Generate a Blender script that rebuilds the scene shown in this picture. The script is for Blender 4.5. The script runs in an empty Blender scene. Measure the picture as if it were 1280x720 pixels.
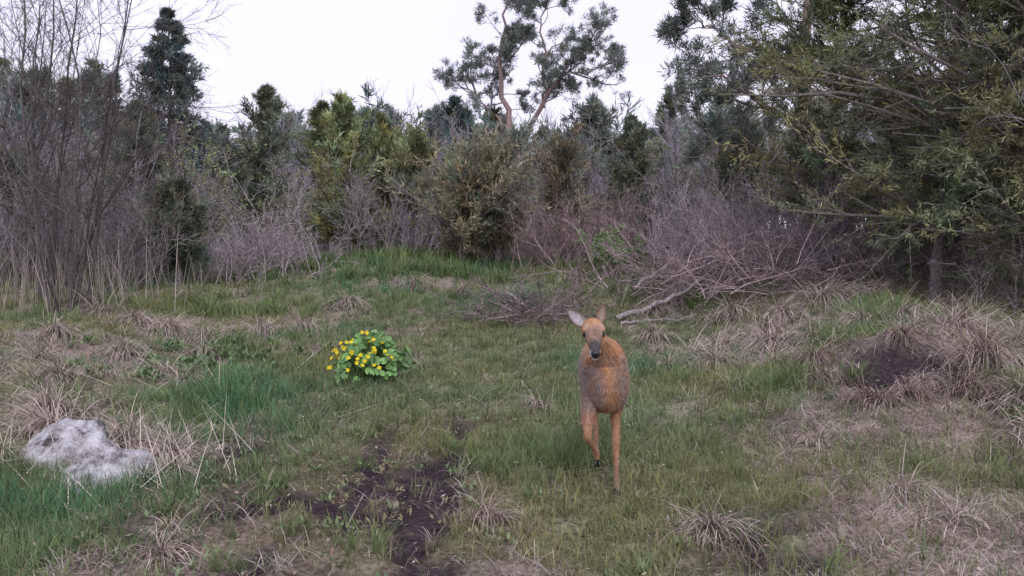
import bpy, bmesh, math, time
import numpy as np
from mathutils import noise as mnoise, Vector
T0=time.time()
rng=np.random.default_rng(11)
scene=bpy.context.scene
# ------------------------------------------------------------ noise / terrain
_tab=np.random.default_rng(5).random((256,256))
def vnoise(x,y):
    xi=np.floor(x).astype(int); yi=np.floor(y).astype(int)
    fx=x-xi; fy=y-yi
    fx=fx*fx*(3-2*fx); fy=fy*fy*(3-2*fy)
    a=_tab[xi%256,yi%256]; b=_tab[(xi+1)%256,yi%256]
    c=_tab[xi%256,(yi+1)%256]; d=_tab[(xi+1)%256,(yi+1)%256]
    return (a*(1-fx)+b*fx)*(1-fy)+(c*(1-fx)+d*fx)*fy
def fbm(x,y,o=3,s=0):
    x=np.asarray(x,float); y=np.asarray(y,float)
    r=0;a=.5;t=0
    for i in range(o):
        r=r+a*vnoise(x*2**i+17.3*i+s*31.7,y*2**i+9.1*i+s*13.9); t+=a; a*=.5
    return r/t
def sm(a,b,x):
    t=np.clip((x-a)/(b-a),0,1); return t*t*(3-2*t)
def blob(x,y,cx,cy,rx,ry): return np.exp(-((x-cx)/rx)**2-((y-cy)/ry)**2)
def H(x,y):
    x=np.asarray(x,float); y=np.asarray(y,float)
    z=.07*(fbm(x*.6,y*.6,2,1)-.5)*2+.055*(fbm(x*2.6,y*2.6,3,2)-.5)*2
    z=z+.55*sm(9.5,19,y)*(1-.25*sm(-4,-8,x))
    z=z+.36*blob(x,y,-2.1,17.3,2.3,2.8)
    z=z+.28*blob(x,y,1.9,15,1.6,2.0)
    z=z+.42*sm(0,2.0,x-(.9+.11*y))*sm(4,7.5,y)
    z=z+.14*sm(0,1.6,-x-(1.3+.2*y))
    z=z+.20*blob(x,y,3.15,7.5,.45,.3)-.10*blob(x,y,3.1,6.7,.5,.35)
    z=z+.25*sm(26,60,y)
    fade=sm(0,1.5,np.hypot(x,y))
    return z*fade
def unit(v): return v/np.maximum(np.linalg.norm(v,axis=-1,keepdims=True),1e-9)
# ------------------------------------------------------------ mesh builder
class MB:
    def __init__(s): s.v=[];s.t=[];s.c=[];s.m=[];s.s=[];s.n=0
    def add(s,v,t,c,mat=0,smooth=False):
        v=np.asarray(v).reshape(-1,3); t=np.asarray(t).reshape(-1,3)
        c=np.broadcast_to(np.asarray(c,float),(len(v),3))
        s.v.append(v);s.t.append(t+s.n);s.c.append(c)
        s.m.append(np.full(len(t),mat,np.int32)); s.s.append(np.full(len(t),smooth,bool)); s.n+=len(v)
    def make(s,name,mats,parent=None):
        v=np.concatenate(s.v).astype(np.float32);t=np.concatenate(s.t).astype(np.int32);c=np.concatenate(s.c)
        me=bpy.data.meshes.new(name)
        me.vertices.add(len(v)); me.vertices.foreach_set('co',v.ravel())
        me.loops.add(len(t)*3); me.loops.foreach_set('vertex_index',t.ravel())
        me.polygons.add(len(t)); me.polygons.foreach_set('loop_start',np.arange(0,len(t)*3,3,dtype=np.int32))
        me.polygons.foreach_set('material_index',np.concatenate(s.m))
        me.polygons.foreach_set('use_smooth',np.concatenate(s.s))
        me.update(calc_edges=True)
        a=me.color_attributes.new('Col','FLOAT_COLOR','POINT')
        cc=np.ones((len(v),4),np.float32); cc[:,:3]=np.clip(c,0,1); a.data.foreach_set('color',cc.ravel())
        for m in mats: me.materials.append(m)
        o=bpy.data.objects.new(name,me); scene.collection.objects.link(o)
        if parent: o.parent=parent
        return o
def tubes(mb,pts,rad,s,col,mat=0):
    pts=np.asarray(pts,float); rad=np.asarray(rad,float)
    n,K1,_=pts.shape
    tan=unit(np.gradient(pts,axis=1)); mean=unit(tan.mean(1))
    ref=np.where(np.abs(mean[:,2:3])>.6,np.array([[1.,0.03,0]]),np.array([[0,0.02,1.]]))
    u=unit(np.cross(tan,ref[:,None,:])); v=np.cross(tan,u)
    a=np.arange(s)*2*math.pi/s
    ring=pts[:,:,None]+rad[:,:,None,None]*(np.cos(a)[:,None]*u[:,:,None]+np.sin(a)[:,None]*v[:,:,None])
    idx=np.arange(n*K1*s).reshape(n,K1,s)
    A=idx[:,:-1];B=idx[:,1:];A2=np.roll(A,-1,2);B2=np.roll(B,-1,2)
    t=np.concatenate([np.stack([A,A2,B2],-1).reshape(-1,3),np.stack([A,B2,B],-1).reshape(-1,3)])
    col=np.asarray(col,float)
    if col.ndim==2: col=np.repeat(col,K1*s,0)
    mb.add(ring,t,col,mat,True)
def leaves(mb,pos,d,L,W,col,mat=1,flat=None):
    n=len(pos); d=unit(d)
    side=np.cross(d,rng.normal(size=(n,3))) if flat is None else np.cross(d,flat)
    side=unit(side)
    L=np.broadcast_to(L,(n,))[:,None]; W=np.broadcast_to(W,(n,))[:,None]
    v=np.stack([pos,pos+d*L*.45+side*W*.5,pos+d*L,pos+d*L*.45-side*W*.5],1)
    i=np.arange(n)[:,None]*4
    t=np.concatenate([i+np.array([[0,1,2]]),i+np.array([[0,2,3]])])
    mb.add(v,t,np.repeat(col,4,0),mat)
def arcs(mb,base,az,L,W,lean,bend,c0,c1,S=3,mat=0,twist=1.0):
    n=len(base); dx=np.cos(az);dy=np.sin(az)
    tw=az+math.pi/2+rng.uniform(-twist,twist,n)
    side=np.stack([np.cos(tw),np.sin(tw),np.zeros(n)],1)*(W*.5)[:,None]
    cur=base.copy(); vs=[];cs=[]
    for k in range(S+1):
        f=k/S; w=(1-f**1.6)
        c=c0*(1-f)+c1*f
        if k<S: vs+= [cur-side*w,cur+side*w]; cs+=[c,c]
        else: vs.append(cur); cs.append(c)
        th=lean+bend*(f+.5/S)
        st=(L/S)[:,None]
        cur=cur+np.stack([np.sin(th)*dx,np.sin(th)*dy,np.cos(th)],1)*st
    m=2*S+1
    v=np.stack(vs,1); c=np.stack(cs,1).reshape(-1,3)
    tr=[]
    for k in range(S-1): tr+=[[2*k,2*k+1,2*k+3],[2*k,2*k+3,2*k+2]]
    tr.append([2*S-2,2*S-1,2*S])
    t=(np.arange(n)[:,None,None]*m+np.array(tr)[None]).reshape(-1,3)
    mb.add(v,t,c,mat)
def grow(P,D,L,R,levels):
    out=[]
    P=np.asarray(P,float);D=unit(np.asarray(D,float))
    for i,lv in enumerate(levels):
        n=len(P);K=lv['k']; pts=np.empty((n,K+1,3)); pts[:,0]=P; d=D.copy()
        for k in range(K):
            d=d+rng.normal(size=(n,3))*lv.get('wob',.15); d[:,2]+=lv.get('up',0); d=unit(d)
            pts[:,k+1]=pts[:,k]+d*(L/K)[:,None]
        rad=R[:,None]*np.linspace(1,lv.get('taper',.35),K+1)[None]
        out.append((pts,rad))
        if i+1<len(levels):
            nx=levels[i+1]; c=nx['n']; idx=np.repeat(np.arange(n),c); t=rng.uniform(nx.get('t0',.2),1,n*c)
            f=t*K; j=np.minimum(f.astype(int),K-1); fr=(f-j)[:,None]
            P2=pts[idx,j]*(1-fr)+pts[idx,j+1]*fr; tan=unit(pts[idx,j+1]-pts[idx,j])
            rv=rng.normal(size=(n*c,3)); perp=unit(rv-(rv*tan).sum(1,keepdims=True)*tan)
            an=(nx.get('ang',.7)*rng.uniform(.6,1.35,n*c))[:,None]
            D=tan*np.cos(an)+perp*np.sin(an)
            rr=rad[idx,j]*(1-fr[:,0])+rad[idx,j+1]*fr[:,0]
            L=L[idx]*nx.get('ratio',.45)*rng.uniform(.5,1.25,n*c)*(1-.35*t)
            R=np.maximum(rr*nx.get('rr',.5),nx.get('rmin',.003)); P=P2
    return out
def sample(pts,m,t0=.1):
    n,K1,_=pts.shape; K=K1-1
    idx=np.repeat(np.arange(n),m); t=rng.uniform(t0,1,n*m); f=t*K; j=np.minimum(f.astype(int),K-1); fr=(f-j)[:,None]
    return pts[idx,j]*(1-fr)+pts[idx,j+1]*fr, unit(pts[idx,j+1]-pts[idx,j]), idx
# ------------------------------------------------------------ materials
def mat_new(name): 
    m=bpy.data.materials.new(name); m.use_nodes=True; return m,m.node_tree.nodes,m.node_tree.links
def mat_attr(name,rough=.7,transl=0,nscale=20,namt=.3,bump=0,spec=.2,det=1,diffuse=False):
    m,N,Lk=mat_new(name); b=N['Principled BSDF']; out=N['Material Output']
    if diffuse:
        N.remove(b); b=N.new('ShaderNodeBsdfDiffuse'); Lk.new(b.outputs[0],out.inputs['Surface']); cin=b.inputs['Color']
    else:
        cin=b.inputs['Base Color']; b.inputs['Roughness'].default_value=rough; b.inputs['Specular IOR Level'].default_value=spec
    at=N.new('ShaderNodeAttribute'); at.attribute_name='Col'
    ns=N.new('ShaderNodeTexNoise'); ns.inputs['Scale'].default_value=nscale; ns.inputs['Detail'].default_value=det
    geo=N.new('ShaderNodeNewGeometry'); Lk.new(geo.outputs['Position'],ns.inputs['Vector'])
    mr=N.new('ShaderNodeMapRange'); mr.inputs['From Min'].default_value=.3; mr.inputs['From Max'].default_value=.7
    mr.inputs['To Min'].default_value=1-namt; mr.inputs['To Max'].default_value=1+namt
    Lk.new(ns.outputs['Fac'],mr.inputs['Value'])
    mul=N.new('ShaderNodeVectorMath'); mul.operation='SCALE'
    Lk.new(at.outputs['Color'],mul.inputs[0]); Lk.new(mr.outputs['Result'],mul.inputs['Scale'])
    Lk.new(mul.outputs[0],cin)
    if bump:
        bp=N.new('ShaderNodeBump'); bp.inputs['Strength'].default_value=bump; bp.inputs['Distance'].default_value=.02
        Lk.new(ns.outputs['Fac'],bp.inputs['Height']); Lk.new(bp.outputs['Normal'],b.inputs['Normal'])
    if transl:
        tr=N.new('ShaderNodeBsdfTranslucent'); mx=N.new('ShaderNodeMixShader'); mx.inputs[0].default_value=transl
        Lk.new(mul.outputs[0],tr.inputs['Color']); Lk.new(b.outputs[0],mx.inputs[1]); Lk.new(tr.outputs[0],mx.inputs[2])
        Lk.new(mx.outputs[0],out.inputs['Surface'])
    return m
M_grass=mat_attr('grass_blades',.7,.25,4,.15,0,.1,0,True)
M_straw=mat_attr('dry_straw',.8,0,9,.2,0,.1,0,True)
M_bark=mat_attr('bark',.9,0,30,.35,0,.1,1,True)
M_needle=mat_attr('needles',.75,.15,3,.25,0,.1,0,True)
M_leaf=mat_attr('leaves',.5,0,15,.15,0,.3,0)
M_fur=mat_attr('deer_fur',.8,0,60,.15,0,.1,2)
M_skin=mat_attr('horn_and_nose',.3,0,60,.1,0,.5)
# ------------------------------------------------------------ zones
def zones(x,y):
    n1=fbm(x*.9+3,y*.9,3,3); n2=fbm(x*2.6,y*2.6,3,4); n3=fbm(x*.4,y*.4,2,6); n4=fbm(x*5,y*5,2,8)
    mud=2.1*blob(x,y,-.50,4.3,.14,1.0)+2.0*blob(x,y,-.40,5.6,.12,1.0)+2.0*blob(x,y,-.84,4.9,.12,1.2)+1.3*blob(x,y,-1.95,5.8,.3,.4)+1.2*blob(x,y,-.75,3.7,.6,.35)+1.0*blob(x,y,-1.3,4.6,.35,.45)
    mud=mud+.7*blob(x,y,1.2,3.9,.3,.5)+.7*blob(x,y,1.8,6.2,.35,.4)+.6*blob(x,y,-1.5,7.0,.3,.5)+.7*blob(x,y,-1.7,4.0,.3,.3)
    mud=np.clip(mud*(.18+1.7*n2+3.4*(n4-.5)),0,1)
    mud=np.maximum(mud,np.clip((1.7*blob(x,y,3.1,6.9,.5,.45)+1.0*blob(x,y,3.4,6.0,.3,.5))*(.6+.9*n2),0,1))
    brown=np.clip(blob(x,y,-.8,4.9,1.2,1.8)*(.5+n1*1.1),0,1)
    bank=sm(0,.8,x-(.7+.13*y))
    dry=.29+2.0*(n1-.5)+1.7*(n2-.5)+.58*bank+.5*blob(x,y,-3.4,11.3,2.4,1.3)+.25*blob(x,y,.35,3.9,.5,.5)+.2*blob(x,y,1.7,4.3,.8,1.0)+.15*brown+.45*blob(x,y,-3.8,8.5,1.6,2)
    lush=np.clip(2.6*(n3-.45)+1.8*(n2-.5),0,1)*.35
    for cx,cy,rx,ry,a in [(-2.4,4.2,1.0,.8,.7),(-2.3,7.3,.6,1.4,.5),(-3.6,10.2,1.2,.7,.4),(.18,5.2,.45,.5,.7),(2.2,7.4,.5,.5,.9),(4.0,10,.5,.9,1.),(-1.8,17,2.6,3,.8),(-4.4,12.8,1.3,.9,.8),(-2.2,10.5,.6,1.2,.5),(.3,6.6,.7,.8,.3),(2.9,4.8,.9,.6,.4),(3.4,8.3,.5,.5,.8),(2.0,9.0,.4,.5,.6)]:
        bb=blob(x,y,cx,cy,rx,ry)*a; lush=lush+bb; dry=dry-bb*.45
    dry=dry-.45*blob(x,y,.1,10.5,1.8,4.5)
    return np.clip(mud,0,1),brown,np.clip(dry,.05,.95),np.clip(lush,0,1.2)
# ------------------------------------------------------------ ground
def axis(lo,hi,n,c,k):
    t=np.linspace(-1,1,n); s=np.sinh(t*k)/np.sinh(k)
    return np.where(s<0,c+s*(c-lo),c+s*(hi-c))
gx=axis(-300,300,460,0,5.7); gy=axis(-120,400,500,5.5,5.7)
X,Y=np.meshgrid(gx,gy); Z=H(X,Y)
mud,brown,dry,lush=zones(X,Y)
Z=Z-.055*mud
moss=np.array([.14,.155,.085]); litter=np.array([.27,.22,.19])
g=(1-dry)[...,None]
C=moss*g+litter*(1-g)
C=C*(1-.6*brown[...,None])+np.array([.17,.12,.10])*.6*brown[...,None]
C=C*(1-mud[...,None])+np.array([.052,.040,.045])*mud[...,None]
C=C*(.6+.8*fbm(X*9,Y*9,3,9))[...,None]
far=sm(17,22,Y)[...,None]; C=C*(1-far)+np.array([.12,.10,.09])*far
mb=MB(); ny,nx=X.shape; idx=np.arange(nx*ny).reshape(ny,nx)
a=idx[:-1,:-1];b=idx[:-1,1:];c=idx[1:,1:];d=idx[1:,:-1]
mb.add(np.stack([X,Y,Z],-1),np.concatenate([np.stack([a,b,c],-1).reshape(-1,3),np.stack([a,c,d],-1).reshape(-1,3)]),C.reshape(-1,3),0,True)
M_ground=mat_attr('ground_soil',.95,0,35,.5,1.0,.1,5,True)
mb.make('ground',[M_ground])
# ------------------------------------------------------------ grass
GR=MB()
def grass_band(y0,y1,dens,per,W,S,hs=1.0):
    area=.62*(y1*y1-y0*y0)+1.8*(y1-y0); n=int(area*dens)
    y=np.sqrt(rng.uniform(y0*y0,y1*y1,n)); x=rng.uniform(-1,1,n)*(.62*y+.9)
    mud,brown,dry,lush=zones(x,y)
    keep=rng.random(n)>np.clip(mud*1.05+brown*.3,0,.95)
    x,y,dry,lush,brown=[q[keep] for q in (x,y,dry,lush,brown)]; n=len(x)
    isd=rng.random(n)<dry*.8
    tint=rng.normal(0,1,(n,1)); 
    patch=fbm(x*.7,y*.7,2,12)[:,None]
    green=np.array([.205,.25,.125])+np.array([.08,.03,.0])*(patch-.5)*3+np.array([-.035,.025,.0])*lush[:,None]
    green=green*(1+.2*tint)
    yel=rng.random(n)<.3; green[yel]=green[yel]*.6+np.array([.35,.34,.18])*.4
    straw=np.array([.53,.46,.41])*(1+.2*tint)
    red=rng.random(n)<.35; straw[red]*=np.array([.64,.53,.50])
    col=np.where(isd[:,None],straw,green)
    Lb=np.where(isd,rng.uniform(.05,.17,n),rng.uniform(.04,.13,n)*(1+1.2*lush)*(1-.2*brown))*hs
    idx=np.repeat(np.arange(n),per); m=len(idx)
    off=rng.normal(0,.022,(m,2))*(1+y[idx,None]*.06)
    bx=x[idx]+off[:,0]; by=y[idx]+off[:,1]
    base=np.stack([bx,by,H(bx,by)-.01],1)
    L=Lb[idx]*rng.uniform(.5,1.4,m); az=rng.uniform(0,2*np.pi,m)
    lean=np.abs(rng.normal(0,.3,m))+np.where(isd[idx],.5,0); bend=rng.uniform(.1,.9,m)+np.where(isd[idx],.5,0)
    cc=col[idx]*rng.uniform(.7,1.3,(m,1))
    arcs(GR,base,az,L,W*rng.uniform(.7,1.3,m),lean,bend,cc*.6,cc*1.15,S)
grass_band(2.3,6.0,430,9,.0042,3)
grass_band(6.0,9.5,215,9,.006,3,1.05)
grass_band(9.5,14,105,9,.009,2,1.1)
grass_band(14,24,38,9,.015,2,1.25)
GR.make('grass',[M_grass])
def tuft(mb,x,y,r,n,L,W,cola,colb,lean=.25,bend=.9,S=4,azc=None,azs=None):
    rr=np.abs(rng.normal(0,r,n)); a=rng.uniform(0,2*np.pi,n)
    bx=x+rr*np.cos(a);by=y+rr*np.sin(a)
    base=np.stack([bx,by,H(bx,by)-.015+ .12*L*np.exp(-(rr/r)**2)],1)
    az=a+rng.normal(0,.6,n) if azc is None else azc+rng.normal(0,azs,n)
    t=rng.random((n,1)); col=(cola*t+colb*(1-t))*rng.uniform(.7,1.25,(n,1))
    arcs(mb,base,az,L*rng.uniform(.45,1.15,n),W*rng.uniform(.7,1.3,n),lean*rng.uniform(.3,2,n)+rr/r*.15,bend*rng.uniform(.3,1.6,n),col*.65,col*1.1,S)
Gd=np.array([.155,.22,.10]);Gl=np.array([.235,.315,.125]);Gb=np.array([.18,.25,.17])
Sa=np.array([.62,.54,.47]);Sb=np.array([.44,.365,.31]);Sr=np.array([.26,.185,.16])
TG=MB()
def field(mb,cx,cy,rx,ry,cnt,**k):
    for i in range(cnt):
        tuft(mb,cx+rng.normal()*rx,cy+rng.normal()*ry,**k)
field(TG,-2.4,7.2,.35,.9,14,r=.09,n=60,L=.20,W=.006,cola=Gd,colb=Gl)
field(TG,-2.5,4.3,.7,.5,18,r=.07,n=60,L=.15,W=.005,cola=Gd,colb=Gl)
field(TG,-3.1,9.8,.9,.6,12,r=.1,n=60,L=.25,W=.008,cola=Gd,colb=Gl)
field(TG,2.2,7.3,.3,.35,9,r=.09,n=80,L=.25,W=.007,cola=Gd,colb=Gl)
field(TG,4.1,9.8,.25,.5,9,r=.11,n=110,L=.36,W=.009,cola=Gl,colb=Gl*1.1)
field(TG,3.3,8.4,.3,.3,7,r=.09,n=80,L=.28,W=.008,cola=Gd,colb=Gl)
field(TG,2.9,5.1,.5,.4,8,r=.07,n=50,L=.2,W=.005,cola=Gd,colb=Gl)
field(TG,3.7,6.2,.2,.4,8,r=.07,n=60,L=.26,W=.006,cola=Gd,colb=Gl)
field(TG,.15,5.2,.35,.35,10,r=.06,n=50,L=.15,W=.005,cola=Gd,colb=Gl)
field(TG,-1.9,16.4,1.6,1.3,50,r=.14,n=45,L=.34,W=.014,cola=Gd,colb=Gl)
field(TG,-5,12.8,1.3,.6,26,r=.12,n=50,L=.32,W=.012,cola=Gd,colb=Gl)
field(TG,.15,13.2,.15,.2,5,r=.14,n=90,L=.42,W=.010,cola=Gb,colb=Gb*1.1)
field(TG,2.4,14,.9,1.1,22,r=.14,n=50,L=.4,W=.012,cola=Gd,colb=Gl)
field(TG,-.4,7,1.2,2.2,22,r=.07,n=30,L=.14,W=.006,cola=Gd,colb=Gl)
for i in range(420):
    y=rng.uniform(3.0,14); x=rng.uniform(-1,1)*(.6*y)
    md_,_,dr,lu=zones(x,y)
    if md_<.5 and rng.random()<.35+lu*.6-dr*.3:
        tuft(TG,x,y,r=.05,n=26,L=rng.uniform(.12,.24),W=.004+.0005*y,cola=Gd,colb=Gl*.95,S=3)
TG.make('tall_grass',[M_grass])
# dry tussocks
TS=MB()
def tuss(cx,cy,size,n=420,dark=0.):
    L=size*1.05
    a=Sa*(1-dark)+Sr*dark; b=Sb*(1-dark)+Sr*.8*dark
    w=.0045+.0004*cy; fx,fy=rng.normal(0,1,2)
    for az,sh in ((math.atan2(-1,fx*.8),.6),(None,.4)):
        tuft(TS,cx,cy,size*.28,int(n*sh),L,w,a,b,lean=.45,bend=2.4,S=6,azc=az,azs=.9)
for (x,y,s,n,dk) in [
 (1.95,9.6,.5,420,.0),(2.35,10.2,.5,420,.0),(2.0,8.7,.42,360,.1),(2.7,9.2,.5,420,.0),(3.3,10.8,.5,420,.0),(3.9,11.1,.62,520,.0),(4.4,10.9,.55,480,.1),
 (2.9,8.1,.42,360,.1),(3.6,9.0,.5,420,.0),(3.6,7.9,.5,450,.2),(4.0,8.0,.55,450,.1),(4.5,8.8,.55,420,.1),
 (2.6,7.6,.38,350,.6),(3.7,6.9,.5,450,.4),(2.55,6.3,.3,260,.7),(3.9,6.0,.5,450,.1),(3.2,5.3,.4,350,.1),(1.75,10.9,.4,300,.1),(2.9,11.6,.5,350,.1),(5.2,10.4,.5,350,.3),(5.0,9.6,.5,350,.3),
 (2.8,6.2,.3,260,.9),(3.25,6.3,.3,260,.8),(3.5,5.9,.4,360,.3),
 (2.4,8.1,.38,300,.1),(1.6,9.0,.3,240,.1),(2.9,10.2,.45,350,.1),(4.1,9.3,.5,400,.0),(3.0,8.8,.4,350,.2),(4.6,7.6,.5,400,.2),(3.8,5.4,.45,400,.1),
 (-2.75,11.5,.45,380,.0),(-3.2,11.3,.42,360,.0),(-3.7,10.6,.42,350,.0),(-4.2,10.8,.45,380,.1),(-4.8,11.2,.45,350,.2),(-3.35,9.6,.35,260,.1),(-5.2,10.0,.45,350,.2),
 (-2.5,13.4,.45,300,.0),(-1.6,14.6,.4,260,.2),(-5.6,12.1,.5,320,.2),(-6.2,13.0,.5,320,.3),(-4.9,13.6,.5,300,.2),(-4.6,8.6,.4,300,.2),(-4.1,9.3,.4,300,.1),(-3.9,7.6,.4,300,.2),(-3.3,8.4,.35,260,.1),(-2.9,7.8,.3,220,.2),
 (-3.05,5.8,.45,420,.1),(-3.3,6.3,.5,400,.2),(-2.15,5.5,.36,280,.1),(-2.5,5.7,.42,380,.1),(-1.95,5.05,.25,180,.2),(-3.05,5.2,.3,220,.1),
 (1.1,14.6,.5,320,.1),(1.7,15.2,.5,320,.2),(2.4,13.2,.5,320,.2),(.9,13.2,.4,240,.3),(3.0,14.0,.5,300,.3),(2.0,12.4,.4,260,.2)]:
    tuss(x,y,s,n,dk)
for i in range(220):
    y=rng.uniform(3.6,18); x=rng.uniform(-1,1)*(.62*y)
    md_,_,dr,lu=zones(x,y)
    if rng.random()<(dr-.2)*1.1: tuss(x,y,rng.uniform(.14,.34),int(rng.uniform(80,200)),rng.uniform(0,.6))
TS.make('dry_grass_tussocks',[M_straw])
ST=MB()
def stalks(n,cx,cy,rx,ry,L,lean,az,azs,w,col,S=5,bend=.25):
    x=cx+rng.normal(0,rx,n);y=cy+rng.normal(0,ry,n)
    base=np.stack([x,y,H(x,y)+rng.uniform(0,.06,n)],1); c=col*rng.uniform(.6,1.15,(n,1))
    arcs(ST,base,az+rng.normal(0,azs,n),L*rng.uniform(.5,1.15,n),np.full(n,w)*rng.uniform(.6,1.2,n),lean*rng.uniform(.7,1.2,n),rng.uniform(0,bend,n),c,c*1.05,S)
stalks(110,-2.1,5.1,.25,.3,.75,1.35,2.2,.35,.005,Sa)
stalks(80,-2.7,5.3,.3,.3,.6,1.3,1.2,.8,.005,Sa*.95)
stalks(26,-3.1,7.2,.6,.6,.7,1.25,.5,1.5,.006,Sa)
stalks(170,-6.4,12.9,.9,.5,1.3,.18,0,3,.009,Sa*.7)
stalks(120,-7.9,13.2,.8,.5,1.3,.2,0,3,.009,Sa*.6)
stalks(60,-4.6,15.2,.9,.5,.8,.3,0,3,.010,Sa*.6)
stalks(60,3.4,13.0,1.0,.5,.7,.35,0,3,.010,Sa*.65)
stalks(700,0,6,1.9,2.2,.2,1.3,0,3,.003,Sa*.9,3)
ST.make('dry_stalks',[M_straw])
# leaf litter / low herbs
LT=MB()
n=16000; y=np.sqrt(rng.uniform(2.5**2,13**2,n)); x=rng.uniform(-1,1,n)*(.62*y+.6)
p=np.stack([x,y,H(x,y)+rng.uniform(0,.04,n)],1)
dd=rng.normal(size=(n,3))*[1,1,.3]
kind=rng.random(n)
col=np.where((kind<.5)[:,None],np.array([.20,.135,.105]),np.where((kind<.68)[:,None],np.array([.42,.35,.31]),np.array([.16,.20,.10])))*rng.uniform(.5,1.3,(n,1))
leaves(LT,p,dd,rng.uniform(.015,.05,n),rng.uniform(.007,.018,n),col,0,np.array([[0.1,.1,1.]])+rng.normal(0,.4,(n,3)))
LT.make('leaf_litter',[M_leaf])
HB=MB()
def rosette(x,y,n,L,W,c):
    z=float(H(x,y)); az=rng.uniform(0,6.28,n); el=rng.uniform(.15,1.1,n)
    d=np.stack([np.cos(az)*np.cos(el),np.sin(az)*np.cos(el),np.sin(el)],1)
    base=np.array([[x,y,z]])+rng.normal(0,.03,(n,3))*[1,1,.2]+d*L*.3
    leaves(HB,base,d,L*rng.uniform(.6,1.2,n),W*rng.uniform(.7,1.3,n),c*rng.uniform(.7,1.3,(n,1)),0,np.cross(d,np.stack([-np.sin(az),np.cos(az),az*0],1)))
for i in range(620):
    y=rng.uniform(3.0,9); x=rng.uniform(-.62,.2)*y*1.0
    if rng.random()<.6: rosette(x,y,int(rng.uniform(6,16)),.05,.016,np.array([.14,.20,.09]) if rng.random()<.7 else np.array([.19,.17,.09]))
for i in range(60): rosette(rng.normal(-3.2,.5),rng.normal(9.3,.7),22,.10,.045,np.array([.12,.19,.08]))
HB.make('low_herbs',[M_leaf])
# ------------------------------------------------------------ marsh marigold
MG=MB(); cx,cy=-1.34,8.35
n=340; a=rng.uniform(0,6.28,n); r=np.sqrt(rng.random(n))
lobe=1+.18*np.sin(3*a+1)+.1*np.sin(5*a)
hx=cx+.36*r*np.cos(a)*lobe; hy=cy+.3*r*np.sin(a)*lobe; zt=H(hx,hy)+(.38*np.sqrt(np.clip(1-r*r,0,1))+.03)*rng.uniform(.5,1.1,n)
P=np.stack([hx,hy,zt],1)
Nn=unit(np.stack([np.cos(a)*r*.9,np.sin(a)*r*.9-.25,np.full(n,.75)],1)+rng.normal(0,.4,(n,3)))
U=unit(np.cross(Nn,rng.normal(size=(n,3)))); V=np.cross(Nn,U)
k=10; an=np.linspace(.35,2*np.pi-.35,k); R=rng.uniform(.022,.046,n)
rim=P[:,None]+R[:,None,None]*(np.cos(an)[None,:,None]*U[:,None]+np.sin(an)[None,:,None]*V[:,None])+Nn[:,None]*(R*.18)[:,None,None]
v=np.concatenate([P[:,None],rim],1)
t=np.array([[0,i+1,i+2] for i in range(k-1)]); T=(np.arange(n)[:,None,None]*(k+1)+t[None]).reshape(-1,3)
lc=np.array([.16,.31,.10])*rng.uniform(.6,1.3,(n,1)); MG.add(v,T,np.repeat(lc,k+1,0),0)
st=np.stack([np.stack([cx+(hx-cx)*.3,cy+(hy-cy)*.3,H(hx,hy)],1),P*.5+.5*np.stack([cx+(hx-cx)*.6,cy+(hy-cy)*.6,zt],1)-[0,0,.02],P],1)
tubes(MG,st,np.full((n,3),.003),3,np.array([.16,.26,.09]),0)
m=80; a=rng.uniform(0,6.28,m); r=np.sqrt(rng.random(m)); fx=cx-.08+.32*r*np.cos(a); fy=cy-.10+.26*r*np.sin(a)
fz=H(fx,fy)+(.40*np.sqrt(np.clip(1-r*r*.85,0,1))+.02)*rng.uniform(.8,1.12,m); P=np.stack([fx,fy,fz],1)
Nn=unit(np.stack([np.cos(a)*r*.7,np.sin(a)*r*.7-.5,np.full(m,.8)],1)+rng.normal(0,.35,(m,3)))
U=unit(np.cross(Nn,rng.normal(size=(m,3)))); V=np.cross(Nn,U)
for q in range(5):
    th=q*2*np.pi/5; d=np.cos(th)*U+np.sin(th)*V; s=-np.sin(th)*U+np.cos(th)*V; R=.021
    v=np.stack([P,P+d*R*.55+s*R*.48+Nn*.004,P+d*R+s*R*.2+Nn*.008,P+d*R-s*R*.2+Nn*.008,P+d*R*.55-s*R*.48+Nn*.004],1)
    T=(np.arange(m)[:,None,None]*5+np.array([[0,1,2],[0,2,3],[0,3,4]])[None]).reshape(-1,3)
    MG.add(v,T,np.repeat(np.array([.88,.70,.02])*rng.uniform(.85,1.1,(m,1)),5,0),1)
st=np.stack([np.stack([cx+(fx-cx)*.4,cy+(fy-cy)*.4,H(fx,fy)],1),P-[0,0,.08],P],1)
tubes(MG,st,np.full((m,3),.0025),3,np.array([.14,.22,.07]),0)
M_petal=mat_attr('petals',.4,.3,30,.05,0,.4)
MG.make('marsh_marigold_plant',[M_leaf,M_petal])
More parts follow.
